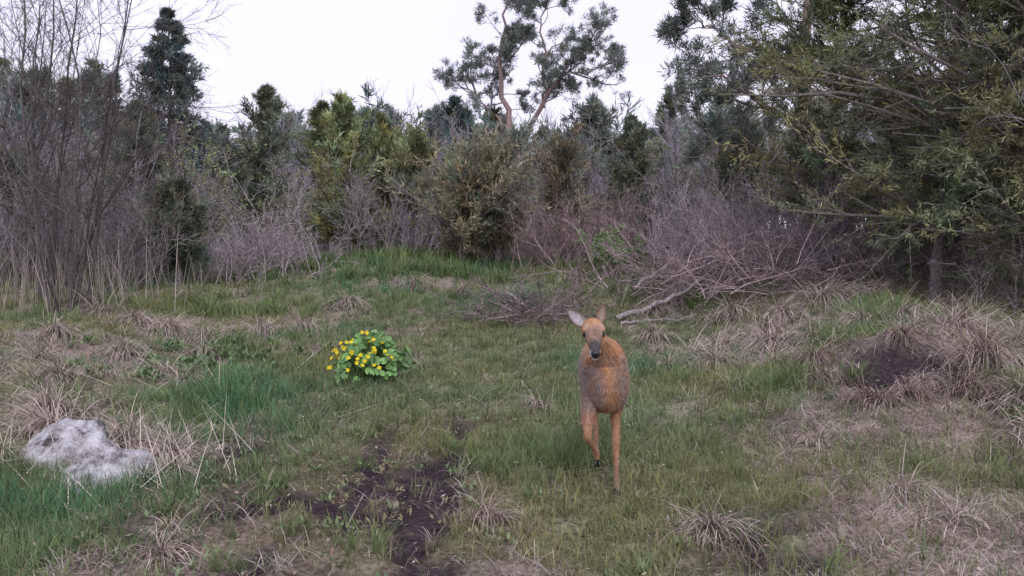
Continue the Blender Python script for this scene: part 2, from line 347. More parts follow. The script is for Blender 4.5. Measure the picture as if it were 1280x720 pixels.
# ------------------------------------------------------------ boulders
def rock_mat():
    m,N,Lk=mat_new('granite'); b=N['Principled BSDF']
    geo=N.new('ShaderNodeNewGeometry')
    n1=N.new('ShaderNodeTexNoise'); n1.inputs['Scale'].default_value=11; n1.inputs['Detail'].default_value=9; n1.inputs['Roughness'].default_value=.7
    n2=N.new('ShaderNodeTexNoise'); n2.inputs['Scale'].default_value=60; n2.inputs['Detail'].default_value=5
    for q in (n1,n2): Lk.new(geo.outputs['Position'],q.inputs['Vector'])
    r=N.new('ShaderNodeValToRGB'); e=r.color_ramp.elements
    e[0].position=.36; e[0].color=(.06,.055,.055,1); e[1].position=.60; e[1].color=(.74,.72,.76,1)
    x=e.new(.46); x.color=(.38,.36,.375,1)
    Lk.new(n1.outputs['Fac'],r.inputs['Fac'])
    mx=N.new('ShaderNodeMixRGB'); mx.blend_type='MULTIPLY'; mx.inputs['Fac'].default_value=.55
    Lk.new(r.outputs[0],mx.inputs[1]); Lk.new(n2.outputs['Fac'],mx.inputs[2]); 
    Lk.new(mx.outputs[0],b.inputs['Base Color']); b.inputs['Roughness'].default_value=.85
    bp=N.new('ShaderNodeBump'); bp.inputs['Strength'].default_value=.8; bp.inputs['Distance'].default_value=.03
    Lk.new(n1.outputs['Fac'],bp.inputs['Height']); Lk.new(bp.outputs[0],b.inputs['Normal'])
    return m
M_rock=rock_mat()
def boulder(x,y,sx,sy,sz,rot,seed,dz):
    bm=bmesh.new(); bmesh.ops.create_icosphere(bm,subdivisions=5,radius=1)
    for v in bm.verts:
        p=v.co.copy(); q=p+Vector((seed*7.1,0,0))
        f=1+.38*mnoise.noise(q*1.1)+.22*mnoise.noise(q*2.7)+.08*mnoise.noise(q*7)
        p*=f
        for nn in (Vector((.3,-.5,.8)),Vector((-.6,-.4,.6)),Vector((.7,-.6,.2))):
            nn=nn.normalized(); dd=p.dot(nn)
            if dd>.66: p-=nn*(dd-.66)*.8
        v.co=Vector((p.x*sx,p.y*sy,p.z*sz))
    me=bpy.data.meshes.new('boulder'); bm.to_mesh(me); bm.free()
    for p in me.polygons: p.use_smooth=True
    me.materials.append(M_rock)
    o=bpy.data.objects.new('boulder',me); o.location=(x,y,float(H(x,y))+dz); o.rotation_euler=(0.15,.2,rot); scene.collection.objects.link(o)
boulder(-2.28,4.98,.25,.2,.20,.3,1,.0)
boulder(-2.74,5.35,.34,.28,.23,-.5,4,.02)
# ------------------------------------------------------------ trees
Bk=np.array([.25,.22,.215]); Bg=np.array([.35,.31,.315]); Br=np.array([.31,.24,.235])
def trunk_line(base,h,lean=(0,0),wob=.04,K=10):
    p=np.zeros((K+1,3)); w=np.cumsum(rng.normal(0,wob,(K+1,2)),0); w-=w[0]
    t=np.linspace(0,1,K+1)
    p[:,0]=base[0]+lean[0]*t*h+w[:,0]; p[:,1]=base[1]+lean[1]*t*h+w[:,1]; p[:,2]=base[2]-.1+t*(h+.1)
    return p
def conifer(mb,x,y,h,prof,nb,elev,col,nt=10,nl=14,ll=.12,lw=.025,tr=.06,t0=.08,up=.08,lean=(0,0),wob=.04,droop=0.,clump=.3,jit=.38,barkc=Bk,twr=.38,bare=0.,rag=.35,whorl=0):
    base=(x,y,float(H(x,y))); tl=trunk_line(base,h,lean,wob)
    tubes(mb,tl[None],(tr*np.linspace(1.15,.15,11))[None],8,barkc*.8,0)
    t=rng.uniform(t0,1,nb)**.95
    if whorl: t=np.clip((np.round(t*whorl)+rng.normal(0,.12,nb))/whorl,t0,1)
    f=t*10; j=np.minimum(f.astype(int),9); fr=(f-j)[:,None]
    P=tl[j]*(1-fr)+tl[j+1]*fr
    az=rng.uniform(0,6.283,nb); el=elev(t)+rng.normal(0,.18,nb)
    D=np.stack([np.cos(az)*np.cos(el),np.sin(az)*np.cos(el),np.sin(el)],1)
    lob=1+rag*np.sin(az*2+t*9+x)+rag*.7*np.sin(az*3-t*17+y)
    L=prof(t)*rng.uniform(.5,1.2,nb)*lob+.08
    R=np.clip(L*.016,.004,.04)
    g=grow(P,D,L,R,[dict(k=4,wob=.12,up=up,taper=.2),dict(k=2,n=nt,ang=.75,ratio=twr,t0=.15,wob=.12,up=up*.6,rr=.5,rmin=.0025)])
    tubes(mb,g[0][0],g[0][1],4,barkc*.8,0); tubes(mb,g[1][0],g[1][1],3,barkc*.8,0)
    bf=np.clip(1+rng.normal(0,clump,nb),.4,1.8)
    hue=rng.normal(0,1,(nb,1))*np.array([[.10,.0,-.05]])
    live=rng.random(nb)>bare
    for (pts,m,dv,ts) in ((g[1][0],nl,nt,.1),(g[0][0],nl*2,1,.35)):
        p,tn,ix=sample(pts,m,ts); bi=ix//dv
        k=live[bi]; p,tn,bi=p[k],tn[k],bi[k]; n=len(p)
        d=tn*.7+rng.normal(0,jit,(n,3)); d[:,2]+=.15-droop
        c=(np.asarray(col)[None]*(1+hue[bi]))*bf[bi,None]*rng.uniform(.65,1.35,(n,1))
        leaves(mb,p+rng.normal(0,.015,(n,3)),d,ll*rng.uniform(.6,1.3,n),lw*rng.uniform(.7,1.3,n),c)
    return tl
def jprof(r,pk=.3,b0=.6): return lambda t: r*np.where(t<pk,b0+(1-b0)*t/pk,np.clip((1-(t-pk)/(1-pk)),0,1)**.65)
Jg=np.array([.225,.25,.135]); Jy=np.array([.28,.305,.15]); Jd=np.array([.15,.17,.12]); Jb=np.array([.30,.285,.19]); Sp=np.array([.13,.165,.15]); Pn=np.array([.205,.235,.20])
MT=[M_bark,M_needle]
def tree(name,fn):
    mb=MB(); fn(mb); return mb.make(name,MT)
up50=lambda t:.6+.45*t
tree('juniper_tree',lambda m:conifer(m,-6.15,22,4.2,jprof(1.0),110,up50,Jd*1.3,11,13,.16,.028,clump=.35,rag=.45))
tree('juniper_tree',lambda m:(conifer(m,-3.6,19,3.3,jprof(1.1),120,up50,Jy,11,15,.13,.022,clump=.4,rag=.45),conifer(m,-2.95,19.3,2.9,jprof(.85),80,up50,Jy,10,14,.13,.022,rag=.4)))
tree('juniper_tree',lambda m:conifer(m,-2.1,18.5,2.3,jprof(.75,.65),80,up50,Jg*1.1,10,15,.13,.022,t0=.35,lean=(.1,0)))
tree('juniper_bush',lambda m:(conifer(m,-1.0,16.8,1.75,jprof(1.2,.45),160,up50,Jb,12,16,.11,.02,clump=.22),conifer(m,-.3,17.2,2.1,jprof(1.0,.5),130,up50,Jb*.92,12,15,.11,.02,clump=.22)))
tree('juniper_bush',lambda m:conifer(m,-5.65,15,1.6,jprof(.7,.4),110,up50,Jd*1.1,12,15,.10,.018,clump=.35))
tree('juniper_tree',lambda m:conifer(m,2.9,21.5,3.4,jprof(.95),100,up50,Jd*1.4,12,13,.15,.028))
tree('juniper_bush',lambda m:conifer(m,1.15,18.5,2.6,jprof(1.1,.45),110,up50,Jb*.85,11,10,.12,.022,bare=.3,barkc=Br))
tree('juniper_tree',lambda m:conifer(m,-8.3,20,3.4,jprof(1.0),100,up50,Jd*1.3,10,13,.16,.028))
tree('juniper_tree',lambda m:conifer(m,-4.9,23,3.9,jprof(1.0),90,up50,Jg*.9,10,13,.16,.028))
tree('juniper_bush',lambda m:(conifer(m,5.0,19,2.2,jprof(1.2,.4),90,up50,Jg*.8,10,12,.14,.026),conifer(m,6.6,18,2.0,jprof(1.3,.4),90,up50,Jd*1.1,10,12,.14,.026)))
tree('juniper_bush',lambda m:(conifer(m,8.6,14.5,2.2,jprof(1.4,.4),110,up50,Jd,11,12,.13,.028,t0=.02),conifer(m,7.0,15.5,2.4,jprof(1.3,.4),110,up50,Jd,11,12,.13,.028,t0=.02),conifer(m,10.2,16,2.6,jprof(1.4,.4),110,up50,Jd,11,12,.14,.032,t0=.02)))
tree('juniper_bush',lambda m:(conifer(m,-9.0,16.5,2.0,jprof(1.1,.4),90,up50,Jd*1.1,10,12,.13,.026),conifer(m,-10.6,17.5,3.0,jprof(1.3,.4),90,up50,Jd*1.2,10,12,.14,.03)))
# spruce
sprof=lambda t:2.7*(1-t)**.85
tree('spruce_tree',lambda m:conifer(m,-10.0,26,7.0,sprof,190,lambda t:-.3+.6*t,Sp,14,14,.17,.03,tr=.1,up=.05,droop=.2,twr=.32,clump=.3,wob=.02,rag=.12,whorl=17))
# big junipers on the right
dr=lambda t:.15+.7*t
tree('juniper_tree',lambda m:conifer(m,4.75,13.2,6.4,jprof(1.15,.45,.75),180,dr,Jg*1.0,13,22,.10,.015,tr=.07,t0=.14,up=.0,droop=.15,clump=.4,lean=(-.02,0)))
tree('juniper_tree',lambda m:conifer(m,5.45,11.4,6.6,jprof(1.55,.4,.85),290,dr,Jg*1.0,14,26,.085,.012,tr=.07,t0=.11,up=-.03,droop=.2,clump=.4))
tree('juniper_tree',lambda m:conifer(m,6.3,10.2,6.8,jprof(1.8,.4,.85),330,dr,Jg*.95,14,26,.085,.012,tr=.08,t0=.10,up=-.03,droop=.2,clump=.4))
tree('juniper_tree',lambda m:conifer(m,7.6,12.5,7.0,jprof(1.7,.4,.9),200,dr,Jd*1.2,12,16,.13,.024,tr=.08,t0=.05,up=-.02,droop=.1))
# pines
def pine(mb,stems,limbL,ntw,col,x,y,bkc=Bg):
    for (pl,r0,t0,nl) in stems:
        pl=np.array(pl,float); 
        tt=np.linspace(0,len(pl)-1,14); pts=np.stack([np.interp(tt,np.arange(len(pl)),pl[:,i]) for i in range(3)],1)
        pts[1:-1]+=rng.normal(0,.06,(12,3)); pts+= [x,y,0]
        tubes(mb,pts[None],np.linspace(r0,r0*.2,14)[None],7,bkc*[.90,.74,.68],0)
        n=nl; t=rng.uniform(t0,1,n); f=t*13; j=np.minimum(f.astype(int),12)
        P=pts[j]+(pts[j+1]-pts[j])*(f-j)[:,None]; tan=unit(pts[j+1]-pts[j])
        rv=rng.normal(size=(n,3)); perp=unit(rv-(rv*tan).sum(1,keepdims=True)*tan); 
        an=rng.uniform(.6,1.3,n)[:,None]; D=tan*np.cos(an)+perp*np.sin(an); D[:,2]*=.6; D[:,2]+=.1
        L=limbL*rng.uniform(.4,1.15,n)*(1.15-.5*t)
        g=grow(P,D,L,np.clip(L*.018,.01,.05),[dict(k=5,wob=.25,up=.04,taper=.3),dict(k=3,n=6,ang=.85,ratio=.48,t0=.3,wob=.25,up=.10,rr=.55,rmin=.006),dict(k=2,n=ntw,ang=.8,ratio=.48,t0=.3,wob=.2,up=.12,rr=.5,rmin=.004)])
        for (p,r),s in zip(g,(5,4,3)): tubes(mb,p,r,s,bkc*.7,0)
        bf=np.clip(1+rng.normal(0,.25,n),.5,1.6)
        p,tn,ix=sample(g[2][0],14,.35); bi=ix//(6*ntw); q=len(p)
        d=tn*.5+rng.normal(0,.6,(q,3)); d[:,2]+=.2
        c=col[None]*bf[bi,None]*rng.uniform(.6,1.35,(q,1))
        leaves(mb,p+rng.normal(0,.03,(q,3)),d,.15*rng.uniform(.6,1.2,q),.020*rng.uniform(.7,1.3,q),c)
mb=MB()
pine(mb,[([(0,0,.8),(.05,0,3),(-.1,0,4.3),(-.35,.2,5.6),(-.6,.1,6.8),(-.45,.1,8.0),(-.2,0,9.0)],.15,.45,24),
 ([(-.05,0,4.0),(.5,-.2,4.8),(1.1,-.3,5.8),(1.8,-.2,6.9),(2.6,0,7.7),(3.1,.2,8.3)],.10,.3,18),
 ([(-.15,0,4.5),(-.8,.5,5.2),(-1.5,.8,6.1),(-2.0,.9,6.6)],.06,.3,9),
 ([(1.6,-.2,6.6),(2.2,-.4,6.5),(3.0,-.5,6.7)],.05,.2,7),
 ([(.9,-.2,5.4),(.9,-.6,6.6),(.8,-.8,7.9),(1.0,-.8,9.0)],.06,.2,12)],1.8,7,Pn,.15,30)
mb.make('pine_tree',MT)
mb=MB()
pine(mb,[([(0,0,.8),(.0,0,3),(-.05,0,5),(-.1,0,7),(-.1,.1,9)],.16,.3,20),
 ([(0,0,3.3),(-.8,-.3,3.6),(-1.5,-.5,4.0),(-2.0,-.6,4.3)],.06,.15,10),([(0,0,4.3),(-.9,.3,4.9),(-1.6,.4,5.2),(-2.1,.4,5.4)],.06,.15,10),
 ([(0,0,2.6),(-.7,.2,2.8),(-1.3,.3,3.0),(-1.8,.3,3.0)],.05,.2,8)],1.6,7,Pn*.9,5.6,17)
mb.make('pine_tree',MT)
# bare deciduous trees
def bare(mb,x,y,h,n,spread,r,lv3=5,col=Bk,up=.03,lean=(0,0),n1=8,n2=6,rmin=.004,rb=.15):
    z=float(H(x,y)); P=np.array([[x,y,z-.05]])+rng.normal(0,rb,(n,3))*[1,1,0]
    D=rng.normal(0,spread,(n,3)); D[:,2]=1; D[:,0]+=lean[0]; D[:,1]+=lean[1]
    L=h*rng.uniform(.6,1.08,n); R=np.full(n,r)*rng.uniform(.6,1.1,n)
    lv=[dict(k=7,wob=.11,up=up,taper=.25),dict(k=4,n=n1,ang=.75,ratio=.5,t0=.2,wob=.18,up=.04,rr=.5,rmin=rmin*1.3),dict(k=3,n=n2,ang=.7,ratio=.5,t0=.2,wob=.2,up=.03,rr=.55,rmin=rmin)]
    if lv3: lv.append(dict(k=2,n=lv3,ang=.65,ratio=.5,t0=.2,wob=.18,up=.02,rr=.6,rmin=rmin*.75))
    g=grow(P,D,L,R,lv)
    for (p,rr),s in zip(g,(6,4,3,3)): tubes(mb,p,rr,s,np.asarray(col)[None]*rng.uniform(.6,1.25,(len(p),1)),0)
    return g
def btree(*a,**k):
    mb=MB(); bare(mb,*a,**k); return mb.make('bare_tree',[M_bark])
btree(-6.1,12.4,4.9,7,.22,.032,7,col=Bk*.5,up=.06)
btree(-7.2,13.5,5.6,7,.22,.035,7,col=Bk*.5,up=.06)
btree(-9.5,17,6.0,7,.2,.05,6,col=Bk*.6)
btree(-7.9,19,4.2,5,.25,.04,4,col=Bg*.7)
btree(5.9,8.6,4.8,3,.15,.022,4,col=Bg*1.0,lean=(-.2,0),n1=5,n2=4)
def leafy(x,y,h,n,col,nl=10,sz=.05,spread=.3):
    mb=MB(); g=bare(mb,x,y,h,n,spread,.018,0,col=Br)
    p,tn,ix=sample(g[2][0],nl,.1); q=len(p)
    leaves(mb,p,tn*.4+rng.normal(0,.6,(q,3)),sz*rng.uniform(.6,1.3,q),sz*.6*rng.uniform(.7,1.2,q),np.asarray(col)[None]*rng.uniform(.7,1.3,(q,1)))
    mb.make('leafing_shrub',[M_bark,M_leaf])
leafy(-7.4,21,3.2,8,np.array([.28,.34,.14]),8,.06)
leafy(1.6,14.6,.75,8,np.array([.2,.3,.12]),7,.05)
leafy(2.0,15.4,.85,7,np.array([.18,.27,.11]),7,.05)
leafy(-8.8,17.5,2.8,7,np.array([.2,.23,.12]),7,.05)
leafy(4.3,17.5,2.0,7,np.array([.19,.22,.12]),6,.05)
leafy(-4.6,17.6,1.7,7,np.array([.19,.22,.11]),6,.05)
# thicket of bare shrubs around the clearing
TH=MB()
Bp=np.array([.40,.35,.365])
def thick(x,y,h,n=9,col=Bp,sp=.4,l3=0,n1=8,n2=6,rmin=.004): bare(TH,x,y,h,n,sp,.012,l3,col=col,n1=n1,n2=n2,rmin=rmin,rb=.3)
for i in range(20): thick(rng.uniform(-11,-5.2),rng.uniform(14.6,18),rng.uniform(1.2,2.5),col=Bp*rng.uniform(.5,1.0))
for i in range(10): thick(rng.uniform(-5.4,-3.4),rng.uniform(15.3,17.5),rng.uniform(.8,1.6),col=Bp*1.05)
for i in range(6): thick(rng.uniform(-3.0,0),rng.uniform(17.6,18.6),rng.uniform(1.2,2.2),col=Bp*.9)
for i in range(12): thick(rng.uniform(-1,6),rng.uniform(18,22),rng.uniform(1.4,2.6),col=Bp*rng.uniform(.6,1.0),rmin=.005)
for i in range(22): thick(rng.uniform(2.6,6.2),rng.uniform(12.8,16.5),rng.uniform(.8,2.0),col=Bp*rng.uniform(.7,1.1))
for i in range(11): thick(rng.uniform(.3,2.2),rng.uniform(16,18),rng.uniform(.8,1.8),col=Br*rng.uniform(.8,1.2))
for i in range(10): thick(rng.uniform(5.5,9),rng.uniform(9.8,14),rng.uniform(.8,1.6),col=Bp*.5)
for i in range(20): thick(rng.uniform(-12,12),rng.uniform(21,26),rng.uniform(2.0,4.0),col=Bp*rng.uniform(.6,1.0),rmin=.007,n=7)
TH.make('bare_thicket',[M_bark])
# brush pile & fallen branches
BP=MB()
def lying(n,cx,cy,rx,ry,z0,z1,L,col,sub=6,r=.008,el=.25):
    x=cx+rng.normal(0,rx,n); y=cy+rng.normal(0,ry,n); z=H(x,y)+rng.uniform(z0,z1,n)
    az=rng.uniform(0,6.28,n); e=rng.normal(el,.3,n)
    D=np.stack([np.cos(az)*np.cos(e),np.sin(az)*np.cos(e),np.sin(e)],1)
    g=grow(np.stack([x,y,z],1),D,L*rng.uniform(.5,1.2,n),np.full(n,r)*rng.uniform(.6,1.5,n),[dict(k=5,wob=.15,up=-.02),dict(k=3,n=sub,ang=.6,ratio=.5,t0=.15,wob=.15,rr=.6,rmin=.0035),dict(k=2,n=4,ang=.6,ratio=.5,t0=.2,wob=.15,rr=.6,rmin=.003)])
    for (p,rr),s in zip(g,(5,3,3)): tubes(BP,p,rr,s,np.asarray(col)[None]*rng.uniform(.5,1.3,(len(p),1)),0)
Bu=np.array([.35,.275,.28])
lying(90,.25,12.2,.40,.35,0,.22,.65,Bu*.75)
lying(110,3.2,12.6,.6,.5,.1,.7,1.0,Bu*1.15,el=.5)
lying(50,2.2,13.2,.7,.5,.0,.4,1.0,Bu)
lying(25,4.1,11.9,.5,.4,0,.3,.9,Bu)
BP.make('brush_pile',[M_bark])
def log(pl,r0,r1):
    mb=MB(); pl=np.array(pl,float); k=14; tt=np.linspace(0,len(pl)-1,k)
    pts=np.stack([np.interp(tt,np.arange(len(pl)),pl[:,i]) for i in range(3)],1); pts[:,2]+=H(pts[:,0],pts[:,1])
    pts+=rng.normal(0,.012,pts.shape)
    tubes(mb,pts[None],np.linspace(r0,r1,k)[None],8,Bg*.85,0)
    g=grow(pts[[6,8,10,12]],unit(rng.normal(size=(4,3))+[.8,0,.3]),np.full(4,.5),np.full(4,r1*.7),[dict(k=4,wob=.15),dict(k=3,n=4,ang=.6,ratio=.5,rmin=.004)])
    for p,r in g: tubes(mb,p,r,4,Bg*.8,0)
    mb.make('fallen_branch',[M_bark])
log([(1.42,12.0,.03),(1.8,12.2,.10),(2.2,12.4,.22),(2.6,12.7,.36),(3.0,13.0,.5)],.04,.018)
log([(1.75,13.0,.25),(2.1,13.3,.40),(2.6,13.7,.6)],.035,.018)
log([(-.1,12.8,.30),(.25,12.6,.12),(.6,12.3,.04)],.022,.012)
log([(1.45,11.8,.03),(1.9,11.8,.05),(2.5,12.0,.06)],.022,.012)
# distant forest; haze is put into its lighter, bluer tree colours
DF=MB()
for i in range(80):
    y=rng.uniform(25,42); s=rng.uniform(-.68,.68); x=s*y
    h=rng.uniform(.095,.135)*y+.6
    if s<-.44: h*=1.35
    if s>.16: h*=1.15
    if -.44<s<-.28: h*=.9
    kind=rng.random()
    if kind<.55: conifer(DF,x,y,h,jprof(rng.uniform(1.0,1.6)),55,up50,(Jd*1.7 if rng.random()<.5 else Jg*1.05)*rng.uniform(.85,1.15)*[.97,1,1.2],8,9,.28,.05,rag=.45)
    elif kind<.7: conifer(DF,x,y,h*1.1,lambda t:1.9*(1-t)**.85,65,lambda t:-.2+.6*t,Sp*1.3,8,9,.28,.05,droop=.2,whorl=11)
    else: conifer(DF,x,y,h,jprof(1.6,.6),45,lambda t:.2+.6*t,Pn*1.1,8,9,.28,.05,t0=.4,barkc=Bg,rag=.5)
for i in range(70):
    y=rng.uniform(24,38); x=rng.uniform(-1,1)*(.68*y)
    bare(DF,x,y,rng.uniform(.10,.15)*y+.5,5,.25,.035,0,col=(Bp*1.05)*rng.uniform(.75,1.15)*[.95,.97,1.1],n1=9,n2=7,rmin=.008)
for i in range(75):
    y=rng.uniform(44,60); x=rng.uniform(-1,1)*(.9*y)
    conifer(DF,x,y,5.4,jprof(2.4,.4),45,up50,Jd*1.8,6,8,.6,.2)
DF.make('distant_forest',MT)
print('veg',time.time()-T0)
# ------------------------------------------------------------ roe deer
deer=bpy.data.objects.new('roe_deer',None); scene.collection.objects.link(deer)
def catmull(S,k=5):
    S=np.array(S,float); n=len(S); P=np.vstack([2*S[0]-S[1],S,2*S[-1]-S[-2]]); out=[]
    for i in range(1,n):
        for t in np.linspace(0,1,k,endpoint=False):
            p0,p1,p2,p3=P[i-1],P[i],P[i+1],P[i+2]
            out.append(.5*((2*p1)+(-p0+p2)*t+(2*p0-5*p1+4*p2-p3)*t*t+(-p0+3*p1-3*p2+p3)*t**3))
    out.append(S[-1]); return np.array(out)
def loft(mb,S,ref=(0,0,1),s=20,col=(0.5,.2,.1),mat=0,k=5):
    Q=catmull(S,k); Q[:,3:]=np.maximum(Q[:,3:],.003); p=Q[:,:3]; tan=unit(np.gradient(p,axis=0)); ref=np.array(ref,float)
    u=unit(np.cross(tan,ref)); v=np.cross(u,tan)
    a=np.arange(s)*2*np.pi/s
    ring=p[:,None]+np.cos(a)[None,:,None]*u[:,None]*Q[:,3,None,None]+np.sin(a)[None,:,None]*v[:,None]*Q[:,4,None,None]
    m=len(Q); idx=np.arange(m*s).reshape(m,s); A=idx[:-1];B=idx[1:];A2=np.roll(A,-1,1);B2=np.roll(B,-1,1)
    t=np.concatenate([np.stack([A,A2,B2],-1).reshape(-1,3),np.stack([A,B2,B],-1).reshape(-1,3)])
    e0=m*s;e1=m*s+1; r=np.arange(s)
    t=np.concatenate([t,np.stack([np.full(s,e0),np.roll(r,-1),r],1),np.stack([np.full(s,e1),(m-1)*s+r,(m-1)*s+np.roll(r,-1)],1)])
    mb.add(np.vstack([ring.reshape(-1,3),p[:1]-tan[:1]*Q[0,3]*.4,p[-1:]+tan[-1:]*Q[-1,3]*.4]),t,col,mat,True)
zg=float(H(.557,4.66))-.01
D=MB()
loft(D,[(.503,4.52,.615,.03,.05),(.501,4.56,.61,.07,.10),(.498,4.64,.60,.108,.145),(.503,4.78,.595,.126,.165),(.515,4.98,.60,.136,.158),(.53,5.16,.62,.13,.14),(.545,5.32,.635,.12,.13),(.555,5.44,.64,.085,.10),(.56,5.50,.64,.03,.04)])
for (sx,yy) in ((.583,4.76),(.420,4.73)): loft(D,[(sx,yy,.72,.02,.05),(sx,yy-.01,.66,.036,.07),(sx,yy-.01,.57,.042,.075),(sx,yy,.48,.034,.055)],ref=(0,1,0))
loft(D,[(.50,4.80,.64,.09,.11),(.498,4.70,.68,.086,.10),(.484,4.63,.745,.066,.080),(.462,4.585,.81,.052,.062),(.436,4.56,.865,.045,.054),(.422,4.545,.895,.04,.045)],ref=(0,-1,.3))
HS=[(.422,4.590,.892,.025,.03),(.418,4.560,.906,.046,.048),(.414,4.515,.910,.056,.052),(.412,4.475,.899,.058,.052),(.411,4.435,.880,.048,.048),(.410,4.395,.856,.034,.040),(.409,4.355,.833,.0275,.033),(.408,4.320,.814,.0265,.029),(.408,4.298,.803,.020,.020)]
loft(D,HS,s=24)
loft(D,[(.410,4.42,.835,.025,.02),(.409,4.37,.806,.022,.018),(.408,4.325,.787,.017,.014),(.408,4.308,.782,.010,.009)],s=16)
for sx in (-1,1): loft(D,[(.412+sx*.034,4.505,.925,.012,.012),(.412+sx*.044,4.468,.916,.016,.013),(.411+sx*.040,4.435,.897,.010,.010)])
def leg(S): loft(D,S,ref=(0,1,0),s=14)
leg([(.568,4.76,.64,.05,.085),(.572,4.76,.54,.048,.072),(.566,4.78,.44,.034,.048),(.562,4.745,.36,.025,.031),(.559,4.70,.285,.0205,.024),(.559,4.695,.255,.0195,.022),(.559,4.685,.18,.0145,.0165),(.559,4.672,.10,.014,.016),(.559,4.665,.065,.0175,.020),(.559,4.650,.04,.015,.018),(.559,4.64,.022,.016,.02)])
leg([(.435,4.74,.64,.05,.085),(.420,4.70,.54,.048,.072),(.405,4.62,.48,.036,.046),(.393,4.535,.420,.027,.031),(.388,4.475,.372,.0215,.024),(.394,4.485,.340,.0195,.022),(.418,4.56,.292,.0145,.0165),(.440,4.635,.246,.014,.016),(.450,4.67,.222,.0175,.019),(.455,4.685,.197,.015,.017),(.457,4.69,.175,.015,.018)])
leg([(.62,5.34,.66,.06,.11),(.635,5.30,.56,.058,.10),(.64,5.29,.47,.042,.065),(.642,5.37,.375,.024,.035),(.643,5.44,.305,.018,.026),(.643,5.44,.26,.015,.019),(.643,5.425,.16,.013,.015),(.643,5.41,.07,.016,.018),(.643,5.40,.022,.015,.019)])
leg([(.53,5.34,.66,.06,.11),(.528,5.27,.56,.058,.10),(.522,5.22,.47,.042,.065),(.515,5.27,.375,.024,.035),(.508,5.32,.305,.018,.026),(.507,5.31,.26,.015,.019),(.507,5.27,.16,.0135,.0155),(.508,5.235,.07,.016,.018),(.508,5.22,.022,.015,.019)])
loft(D,[(.558,5.47,.70,.02,.02),(.56,5.53,.68,.022,.02),(.56,5.545,.63,.012,.012)])
tmp=D.make('tmp',[])
md=tmp.modifiers.new('r','REMESH'); md.mode='VOXEL'; md.voxel_size=.0044
ms=tmp.modifiers.new('s','SMOOTH'); ms.factor=.5; ms.iterations=5
dg=bpy.context.evaluated_depsgraph_get(); ev=tmp.evaluated_get(dg); me=bpy.data.meshes.new_from_object(ev)
nv=len(me.vertices); co=np.empty(nv*3,np.float32); me.vertices.foreach_get('co',co); co=co.reshape(-1,3).astype(float)
no=np.empty(nv*3,np.float32); me.vertices.foreach_get('normal',no); no=no.reshape(-1,3).astype(float)
me.calc_loop_triangles(); tr=np.empty(len(me.loop_triangles)*3,np.int32); me.loop_triangles.foreach_get('vertices',tr)
bpy.data.objects.remove(tmp)
x,y,z=co.T
org=np.array([.40,.205,.112]); c=np.tile(org,(nv,1))
def mixc(c,col,f): f=np.clip(f,0,1)[:,None]; return c*(1-f)+np.asarray(col)*f
nz=fbm(x*15+5,z*13+y*9,3,20); nz2=fbm(x*34,z*30+y*20,2,21)
grey=np.array([.26,.21,.19])
c=mixc(c,grey,sm(.38,.56,nz)*sm(.9,.6,z)*sm(.40,.48,z)*.85)
c=mixc(c,grey*.92,sm(.03,.09,np.abs(x-.500))*sm(.73,.66,z)*sm(.42,.5,z)*sm(.15,.45,nz2)*.85)
c=mixc(c,[.50,.255,.13],np.exp(-((x-.505)/.035)**2)*sm(.75,.66,z)*sm(.40,.5,z)*.65)
c=mixc(c,[.36,.21,.13],sm(.44,.40,z)*.7)
c=mixc(c,[.20,.145,.12],sm(.24,.05,z)*.7)
head=(y<4.60)&(z>.765)&(np.abs(x-.413)<.09)&((y<4.50)|(z>.85))
hd=np.where(head,1.,0)
q=np.clip((4.56-y)/(4.56-4.30),0,1)
c=mixc(c,[.40,.215,.12],hd)
c=mixc(c,[.24,.17,.14],hd*sm(.36,.6,q)*.85)
c=mixc(c,[.08,.07,.067],hd*sm(.74,.86,q))
az_=.910-np.clip((4.515-y)/.217,0,1)*.107
c=mixc(c,[.50,.38,.30],hd*np.exp(-((np.abs(x-.412)-.040)/.012)**2)*np.exp(-((q-.40)/.09)**2)*.6)
c=mixc(c,[.66,.63,.62],np.where((y<4.36)&(z>.74),1.,0)*sm(-.018,-.026,z-az_+.004))
c=mixc(c,[.62,.59,.58],np.where((y<4.335)&(z>.74),1.,0)*sm(.017,.020,np.abs(x-.408))*sm(.016,.008,z-az_)*.8)
c=mixc(c,[.02,.018,.018],sm(.03,.024,z)+np.where((z<.195)&(y<4.80)&(x<.49)&(y>4.60),sm(.192,.182,z),0))
c*= (.75+.5*nz2)[:,None]
BD=MB(); BD.add(co,tr.reshape(-1,3),c,0,True)
nf=60000; pick=rng.integers(0,nv,nf); P=co[pick]; Nn=no[pick]
flow=np.array([0,.35,-.9])+0*P; fh=head[pick]; flow[fh]=[0,.8,.5]
flow=flow-(flow*Nn).sum(1,keepdims=True)*Nn; d=unit(unit(flow)*.9+Nn*.42+rng.normal(0,.2,(nf,3)))
Lf=np.where(fh,.006,np.where(P[:,2]<.42,.008,.019))*rng.uniform(.6,1.4,nf)
Lf=np.where((P[:,2]<.03)|((P[:,1]<4.34)),.0005,Lf)
leaves(BD,P-Nn*.001,d,Lf,.0026,c[pick]*rng.uniform(.65,1.4,(nf,1)),0,Nn+rng.normal(0,.3,(nf,3)))
BD.make('body',[M_fur],deer)
